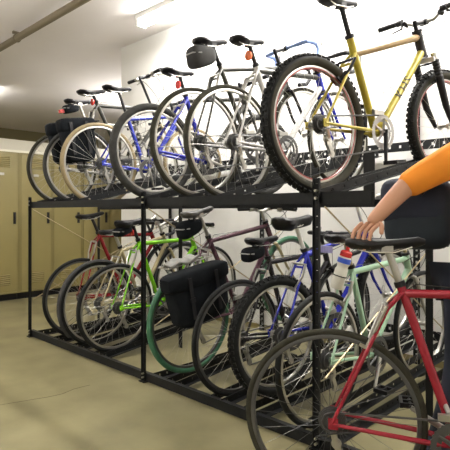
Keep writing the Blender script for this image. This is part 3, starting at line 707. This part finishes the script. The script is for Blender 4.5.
# side braces
for X in (XL + 0.03, XM + 0.03, XR + 0.035):
    for (z0, z1) in ((1.15, 0.25), (0.34, 1.05)):
        m1 = MB(); m1.tube((X, 1.985, z0), (X, YB, z1), 0.0045, seg=6); rbuild(m1, 'cross_brace', 'brace', smooth=True)
for (x0, x1) in ((XL, XL), (XM, XM), (XR, XR)):
    m1 = perf((x0 + 0.03, 1.99, 0.004), (x0 + 0.03, YB, 0.004), (0, 0, 1), (1, 0, 0), h=0.045, fl_=0.03, hole=0.15); rbuild(m1, 'side_sill')
# wheel rails
def rails(X, Y, yaw, zf, zr, hole=0.2):
    d = Vector((math.sin(rad(yaw)), math.cos(rad(yaw)), 0)); n = Vector((d.y, -d.x, 0))
    for s in (-1, 1):
        P0 = Vector((X, Y, 0)) + d * ((2.0 - Y) / d.y); P1 = Vector((X, Y, 0)) + d * ((YB - 0.01 - Y) / d.y)
        P0 = P0 + n * s * 0.046; P1 = P1 + n * s * 0.046; P0.z = zf; P1.z = zr
        dd = (P1 - P0).normalized(); u_ = n.cross(dd); u_ = u_ if u_.z > 0 else -u_
        rbuild(perf(P0, P1, u_, n * s, h=0.042, fl_=0.032, pitch_=0.085, hole=hole), 'wheel_rail')
for (X, Y, yaw) in UP: rails(X, Y, yaw, TOP - 0.035, 1.56)
for (X, Y, yaw) in LO: rails(X, Y, yaw, 0.02, 0.19, 0.2 if X > -1.5 else 0.05)

# ---------------------------------------------------------------- things hung on the bicycles
def hung(name, label, cat, info, parts_fn, group=None):
    e = empty(name); e.matrix_world = info['M'].copy(); tag(e, label, cat, group); parts_fn(e); return e

def saddle_bag(info, L, W, Hh, mat, label, light=None, dz=0.0):
    S0 = info['SAD'] + Vector((0, -0.055, -0.062 - Hh / 2 + dz))
    Mw = info['M'] @ Matrix.Translation(S0)
    e = empty('saddle_bag'); e.matrix_world = Mw; tag(e, label, 'saddle bag', 'bags strapped under saddles')
    def shp(q):
        t = (q.y + L / 2) / L
        return Vector((q.x * (1 - 0.45 * max(0, t)), q.y, q.z * (1 - 0.35 * max(0, t)) + 0.02 * t))
    MB().pillow((0, -L * 0.12, 0), W / 2, L / 2, Hh / 2, 0.55, 18, 12, shp).build('bag_body', mat, e)
    st = MB(); 
    for s in (-1, 1): st.sweep([(s * W * 0.3, 0, Hh * 0.2), (s * 0.024, 0.0, Hh / 2 + 0.012), (s * 0.012, 0.0, Hh / 2 + 0.014)], 0.006, 6)
    st.build('strap', 'black', e)
    z = MB(); z.sweep([(-W * 0.46, -L * 0.35, Hh * 0.12), (-W * 0.3, -L * 0.62, Hh * 0.14), (W * 0.3, -L * 0.62, Hh * 0.14), (W * 0.46, -L * 0.35, Hh * 0.12)], 0.004, 6); z.build('zip', 'cable_grey', e)
    if light:
        l = MB(); l.box(-0.025, 0.025, -L * 0.62 - 0.03, -L * 0.62 + 0.005, -Hh * 0.35, -Hh * 0.35 + 0.03); l.build('rear_light', 'red_plastic', e)
    return e
saddle_bag(A, 0.16, 0.10, 0.09, 'cloth_black', 'small black saddle bag with a red light on the silver bicycle at top left', light=True)
saddle_bag(E_, 0.20, 0.14, 0.16, 'cloth_grey', 'large grey saddle bag under the dark grey road bicycle\'s saddle, top tier', light=False, dz=0.01)
saddle_bag(d, 0.19, 0.12, 0.13, 'cloth_black', 'black saddle bag under the grey saddle of the green-tyred bicycle')
saddle_bag(e, 0.17, 0.10, 0.10, 'cloth_black', 'black saddle bag with dangling straps under the black road bicycle\'s flat saddle')
saddle_bag(c, 0.15, 0.13, 0.08, 'cloth_black', 'black bag tucked under the lime green bicycle\'s wide saddle')

def pannier(info, side, hw, hl, hh, mat, label, yoff=0.0, flap='cloth_black', xo=0.07, zoff=0.0, grp='pair of black panniers'):
    c = Vector((side * (xo + hw), yoff, info['cz'] - hh + 0.01 + zoff))
    e = empty('pannier'); e.matrix_world = info['M'] @ Matrix.Translation(c); tag(e, label, 'pannier', grp)
    def shp(q): 
        t = (q.z + hh) / (2 * hh)
        return Vector((q.x * (0.8 + 0.3 * (1 - abs(t - 0.4))), q.y * (0.86 + 0.14 * t) + 0.006 * math.sin(q.z * 60), q.z))
    MB().pillow((0, 0, 0), hw, hl, hh, 0.4, 22, 14, shp).build('bag_body', mat, e)
    MB().pillow((0, 0, hh * 0.72), hw * 1.12, hl * 1.06, hh * 0.34, 0.4, 20, 10).build('flap', flap, e)
    for s in (-1, 1):
        m_ = MB(); x = side * hw * 1.22
        m_.obox((x, s * hl * 0.45, hh * 0.1), (0.0025, 0, 0), (0, 0.013, 0), (0, 0, hh * 0.75)); m_.build('strap', 'black', e)
        m_ = MB(); m_.obox((x * 1.03, s * hl * 0.45, hh * 0.05), (0.004, 0, 0), (0, 0.018, 0), (0, 0, 0.014)); m_.build('buckle', 'black', e)
    return e
pannier(B, 1, 0.055, 0.155, 0.18, 'cloth_black', 'black pannier hanging on the right side of the top-tier grey bicycle', yoff=-0.05)
pannier(B, -1, 0.055, 0.155, 0.18, 'cloth_black', 'black pannier hanging on the left side of the top-tier grey bicycle', yoff=-0.05)
pd_ = pannier(d, 1, 0.065, 0.235, 0.17, 'cloth_black', 'large black pannier on the right side of the green-tyred bicycle', yoff=-0.015, zoff=-0.035, grp=None)
m_ = MB(); m_.pillow((0, 0, 0), 0.06, 0.13, 0.014, 0.6, 24, 12, lambda q: Vector((q.x + 0.008 * math.sin(q.y * 55), q.y, q.z + 0.010 * math.sin(q.y * 40 + q.x * 70))))
o_ = m_.build('plastic_bag', 'plastic_bag'); o_.matrix_world = d['M'] @ Matrix.Translation((0.02, -0.02, d['cz'] + 0.018)); tag(o_, 'crumpled pale plastic bag lying on the green-tyred bicycle\'s rear carrier', 'plastic bag')

# water bottle on the mint bicycle's seat tube / rear
bt = empty('water_bottle'); 
def unproj(u, v, Z):
    fw = Vector((-math.sin(BETA), math.cos(BETA), 0)); rt = Vector((math.cos(BETA), math.sin(BETA), 0))
    q = fw * Z + rt * ((u - 225) / F * Z); q.z = 1.12 + (213 - v) / F * Z; return q
_b0 = Vector((-1.372, 2.255, 0.725)); _b1 = Vector((-1.318, 2.285, 0.94))
bt.matrix_world = Matrix.Translation(_b0) @ (_b1 - _b0).to_track_quat('Z', 'Y').to_matrix().to_4x4()
tag(bt, 'white water bottle with a red cap held beside the mint green bicycle\'s seat tube', 'bottle')
MB().lathe([(0, 0), (0, 0.030), (0.006, 0.034), (0.10, 0.034), (0.112, 0.029), (0.126, 0.029), (0.136, 0.034), (0.165, 0.034), (0.175, 0.028), (0.175, 0)], (0, 0, 0), 'z', 22).build('bottle_body', 'white_translucent', bt)
MB().lathe([(0.140, 0.0345), (0.142, 0.0352), (0.163, 0.0352), (0.166, 0.0345)], (0, 0, 0), 'z', 22).build('blue_band', 'blue_plastic', bt)
MB().lathe([(0.174, 0.031), (0.198, 0.031), (0.206, 0.022), (0.208, 0.010), (0.232, 0.010), (0.235, 0)], (0, 0, 0), 'z', 20).build('cap', 'red_plastic', bt)
MB().sweep([(0.036 * math.cos(t), 0.036 * math.sin(t), 0.07) for t in [2 * PI * i / 18 for i in range(18)]], 0.003, 6, closed=True).build('cage_ring', 'black', bt)

# ---------------------------------------------------------------- the red bicycle being wheeled past
mv = bike('red bicycle with a dark saddle being wheeled to the right past the rack', (-1.0, 1.62, 0.345), 90 - 28, 1.0, R=0.338, tw=0.026, paint='crimson', tyre='rubber_olive', rim='rim_dark', stl=0.575, sh=0.775, htl=0.18, tr=0.016, wb=1.02, bar='flat', barw=0.56, crank=-30, post='alloy', sad=dict(L=0.28), group=None, drop=0.05)

rf = MB()
rf.box(-0.035, 0.035, -0.006, 0.006, -0.018, 0.018)
for k in range(6): rf.box(-0.033 + k * 0.0115, -0.026 + k * 0.0115, -0.009, -0.006, -0.015, 0.015)
rf.v = [v + g['SAD'] + Vector((-0.03, -0.11, -0.085)) for v in rf.v]
rf.build('rear_reflector', 'violet_plastic', g['root'], smooth=False)

# ---------------------------------------------------------------- the person
def skin_obj(name, joints, edges, mat, parent, root=0, sub=2):
    me = bpy.data.meshes.new(name); me.from_pydata([j[0] for j in joints], edges, [])
    o = bpy.data.objects.new(name, me); COL.objects.link(o); o.parent = parent
    m = o.modifiers.new('skin', 'SKIN'); m.use_smooth_shade = True
    sl = me.skin_vertices[0]
    for i, j in enumerate(joints):
        r = j[1]; sl.data[i].radius = (r, r) if not isinstance(r, tuple) else r
    sl.data[root].use_root = True
    s = o.modifiers.new('sub', 'SUBSURF'); s.levels = sub; s.render_levels = sub
    dg = bpy.context.evaluated_depsgraph_get(); dg.update()
    me2 = bpy.data.meshes.new_from_object(o.evaluated_get(dg)); o.modifiers.clear()
    o.data = me2; me2.name = name; me2.materials.clear(); me2.materials.append(M[mat])
    me2.polygons.foreach_set('use_smooth', [True] * len(me2.polygons))
    return o
# local frame: y forward (walking direction), x to the person's right, z up
PX, PY, PYAW = -0.64, 2.10, 90 - 24
per = empty('person', (PX, PY, 0)); per.rotation_euler = (0, 0, -rad(PYAW))
tag(per, 'person in orange shirt and dark trousers walking right, right hand on the red bicycle\'s saddle', 'person')
pel = (0, 0.00, 0.93); sp1 = (0, 0.03, 1.08); sp2 = (0, 0.09, 1.25); chest = (0, 0.12, 1.39); neck = (0, 0.18, 1.51); head = (0, 0.24, 1.62)
bind = bpy.context.view_layer.update
bind()
Pinv = (Matrix.Translation((PX, PY, 0)) @ Matrix.Rotation(-rad(PYAW), 4, 'Z')).inverted()
sadw = mv['M'] @ (mv['SAD'] + Vector((0.02, -0.06, 0.03)))
hand = Pinv @ sadw
elb = Pinv @ Vector((-0.785, 1.815, 1.237))
shoulderR = Vector((0.175, 0.03, 1.385)); shoulderL = Vector((-0.19, 0.16, 1.40))
elbL = Vector((-0.25, 0.26, 1.15)); haL = Vector((-0.16, 0.50, 1.08))
wr = elb.lerp(hand, 0.80)
kneeR = Vector((0.10, -0.04, 0.50)); ankR = Vector((0.10, -0.14, 0.09))
kneeL = Vector((-0.10, 0.22, 0.52)); ankL = Vector((-0.10, 0.34, 0.09))
J = [(pel, 0.125), (sp1, (0.13, 0.10)), (sp2, (0.14, 0.105)), (chest, (0.145, 0.11)), (neck, 0.055), ((0, 0.205, 1.56), 0.055),
     (shoulderR, 0.06), (elb, 0.043), (wr, 0.028), (shoulderL, 0.06), (elbL, 0.043), (haL, 0.028),
     ((0.10, 0.0, 0.90), 0.09), (kneeR, 0.058), (ankR, 0.036), ((-0.10, 0.02, 0.90), 0.09), (kneeL, 0.058), (ankL, 0.036),
     (hand.lerp(wr, 0.45), (0.026, 0.018)), (haL + Vector((0.0, 0.07, -0.01)), 0.024)]
ED = [(0, 1), (1, 2), (2, 3), (3, 4), (4, 5), (3, 6), (6, 7), (7, 8), (3, 9), (9, 10), (10, 11), (0, 12), (12, 13), (13, 14), (0, 15), (15, 16), (16, 17), (8, 18), (11, 19)]
body = skin_obj('body', J, ED, 'skin', per)
# fingers
def fingers(wrist, palm, dirv, side, down, nm):
    dirv = Vector(dirv).normalized(); side = Vector(side).normalized(); down = Vector(down).normalized()
    for k, ln in enumerate((0.068, 0.078, 0.072, 0.056)):
        b0 = Vector(palm) + side * (0.030 - 0.020 * k)
        p1 = b0 + dirv * 0.035; p2 = p1 + (dirv * 0.7 + down * 0.7).normalized() * ln * 0.5; p3 = p2 + (dirv * 0.2 + down).normalized() * ln * 0.45
        skin_obj(nm, [(b0 - dirv * 0.015, 0.0095), (p1, 0.009), (p2, 0.008), (p3, 0.0065)], [(0, 1), (1, 2), (2, 3)], 'skin', body, sub=1)
    b0 = Vector(palm) - dirv * 0.02 + side * 0.028
    skin_obj('thumb', [(b0 - side * 0.012, 0.011), (b0 + side * 0.018 + dirv * 0.02, 0.010), (b0 + side * 0.026 + dirv * 0.045 + down * 0.02, 0.008)], [(0, 1), (1, 2)], 'skin', body, sub=1)
dh = (hand - wr).normalized()
fingers(wr, hand.lerp(wr, 0.35), dh, (0, 1, 0), (0, 0.3, -1), 'finger')
fingers(haL, haL + Vector((0, 0.07, -0.01)), (0, 1, -0.1), (1, 0, 0), (0, 0, -1), 'finger')
# head
hm = MB().pillow(head, 0.077, 0.098, 0.118, 0.85, 24, 18, lambda q: Vector((q.x * (1 - 0.22 * max(0, -q.z / 0.118)), q.y + (0.012 if q.z < 0 and q.y > 0 else 0), q.z)))
hm.pillow(Vector(head) + Vector((0, 0.106, -0.012)), 0.014, 0.018, 0.024, 0.9, 10, 8)
for s in (-1, 1): hm.pillow(Vector(head) + Vector((s * 0.078, -0.005, -0.01)), 0.010, 0.018, 0.030, 0.9, 10, 8)
hm.build('head', 'skin', body)
for s in (-1, 1): MB().pillow(Vector(head) + Vector((s * 0.030, 0.091, 0.008)), 0.012, 0.008, 0.008, 1.0, 10, 8).build('eye', 'eye', body)
MB().pillow(Vector(head) + Vector((0, 0.099, -0.062)), 0.024, 0.006, 0.006, 1.0, 12, 6).build('mouth', 'red_plastic', body)
MB().pillow(Vector(head) + Vector((0, -0.018, 0.03)), 0.088, 0.100, 0.108, 0.9, 22, 14).build('hair', 'hair', per)
# clothes
skin_obj('shirt', [((0, 0.0, 0.91), (0.155, 0.135)), (sp1, (0.15, 0.118)), (sp2, (0.155, 0.122)), (chest, (0.16, 0.125)), ((0, 0.16, 1.475), 0.07),
                   (shoulderR, 0.075), (Vector(elb).lerp(shoulderR, 0.45), 0.066), (Vector(elb) + Vector((0, 0.01, 0)), 0.056), (elb.lerp(wr, 0.22), 0.050), (shoulderL, 0.075), (elbL, 0.058)],
         [(0, 1), (1, 2), (2, 3), (3, 4), (3, 5), (5, 6), (6, 7), (7, 8), (3, 9), (9, 10)], 'shirt', per)
skin_obj('trousers', [((0, 0, 0.95), (0.15, 0.13)), ((0.10, -0.02, 0.84), 0.118), (kneeR, 0.09), (ankR + Vector((0, 0, 0.03)), 0.078), ((-0.10, 0.02, 0.84), 0.118), (kneeL, 0.09), (ankL + Vector((0, 0, 0.03)), 0.078)],
         [(0, 1), (1, 2), (2, 3), (0, 4), (4, 5), (5, 6)], 'navy', per)
for (an) in (ankR, ankL):
    m_ = MB(); m_.pillow(Vector((an.x, an.y + 0.07, 0.045)), 0.046, 0.135, 0.045, 0.6, 20, 12, lambda q: Vector((q.x * (1 - 0.15 * (q.y < -0.03)), q.y, q.z * (1 if q.z < 0 else (1.0 - 0.35 * max(0, q.y / 0.135))))))
    m_.build('shoe', 'shoe', per)
# bag worn on the back
mbg = empty('messenger_bag', (0, 0, 0)); mbg.matrix_world = Matrix.Translation((PX, PY, 0)) @ Matrix.Rotation(-rad(PYAW), 4, 'Z') @ Matrix.Translation((-0.04, -0.215, 1.115))
tag(mbg, 'dark navy messenger bag worn on the walking person\'s lower back', 'bag')
MB().pillow((0, 0, 0), 0.15, 0.135, 0.145, 0.45, 24, 16).build('bag_body', 'jacket', mbg)
MB().pillow((0, -0.012, 0.05), 0.155, 0.138, 0.10, 0.45, 24, 14).build('flap', 'navy', mbg)
m_ = MB(); m_.sweep([(0.17, 0.0, 0.08), (0.15, 0.12, 0.22), (0.05, 0.30, 0.385), (-0.10, 0.42, 0.33), (-0.20, 0.36, 0.10), (-0.18, 0.1, 0.03)], 0.014, 8, flat=2.0); m_.build('shoulder_strap', 'black', mbg)
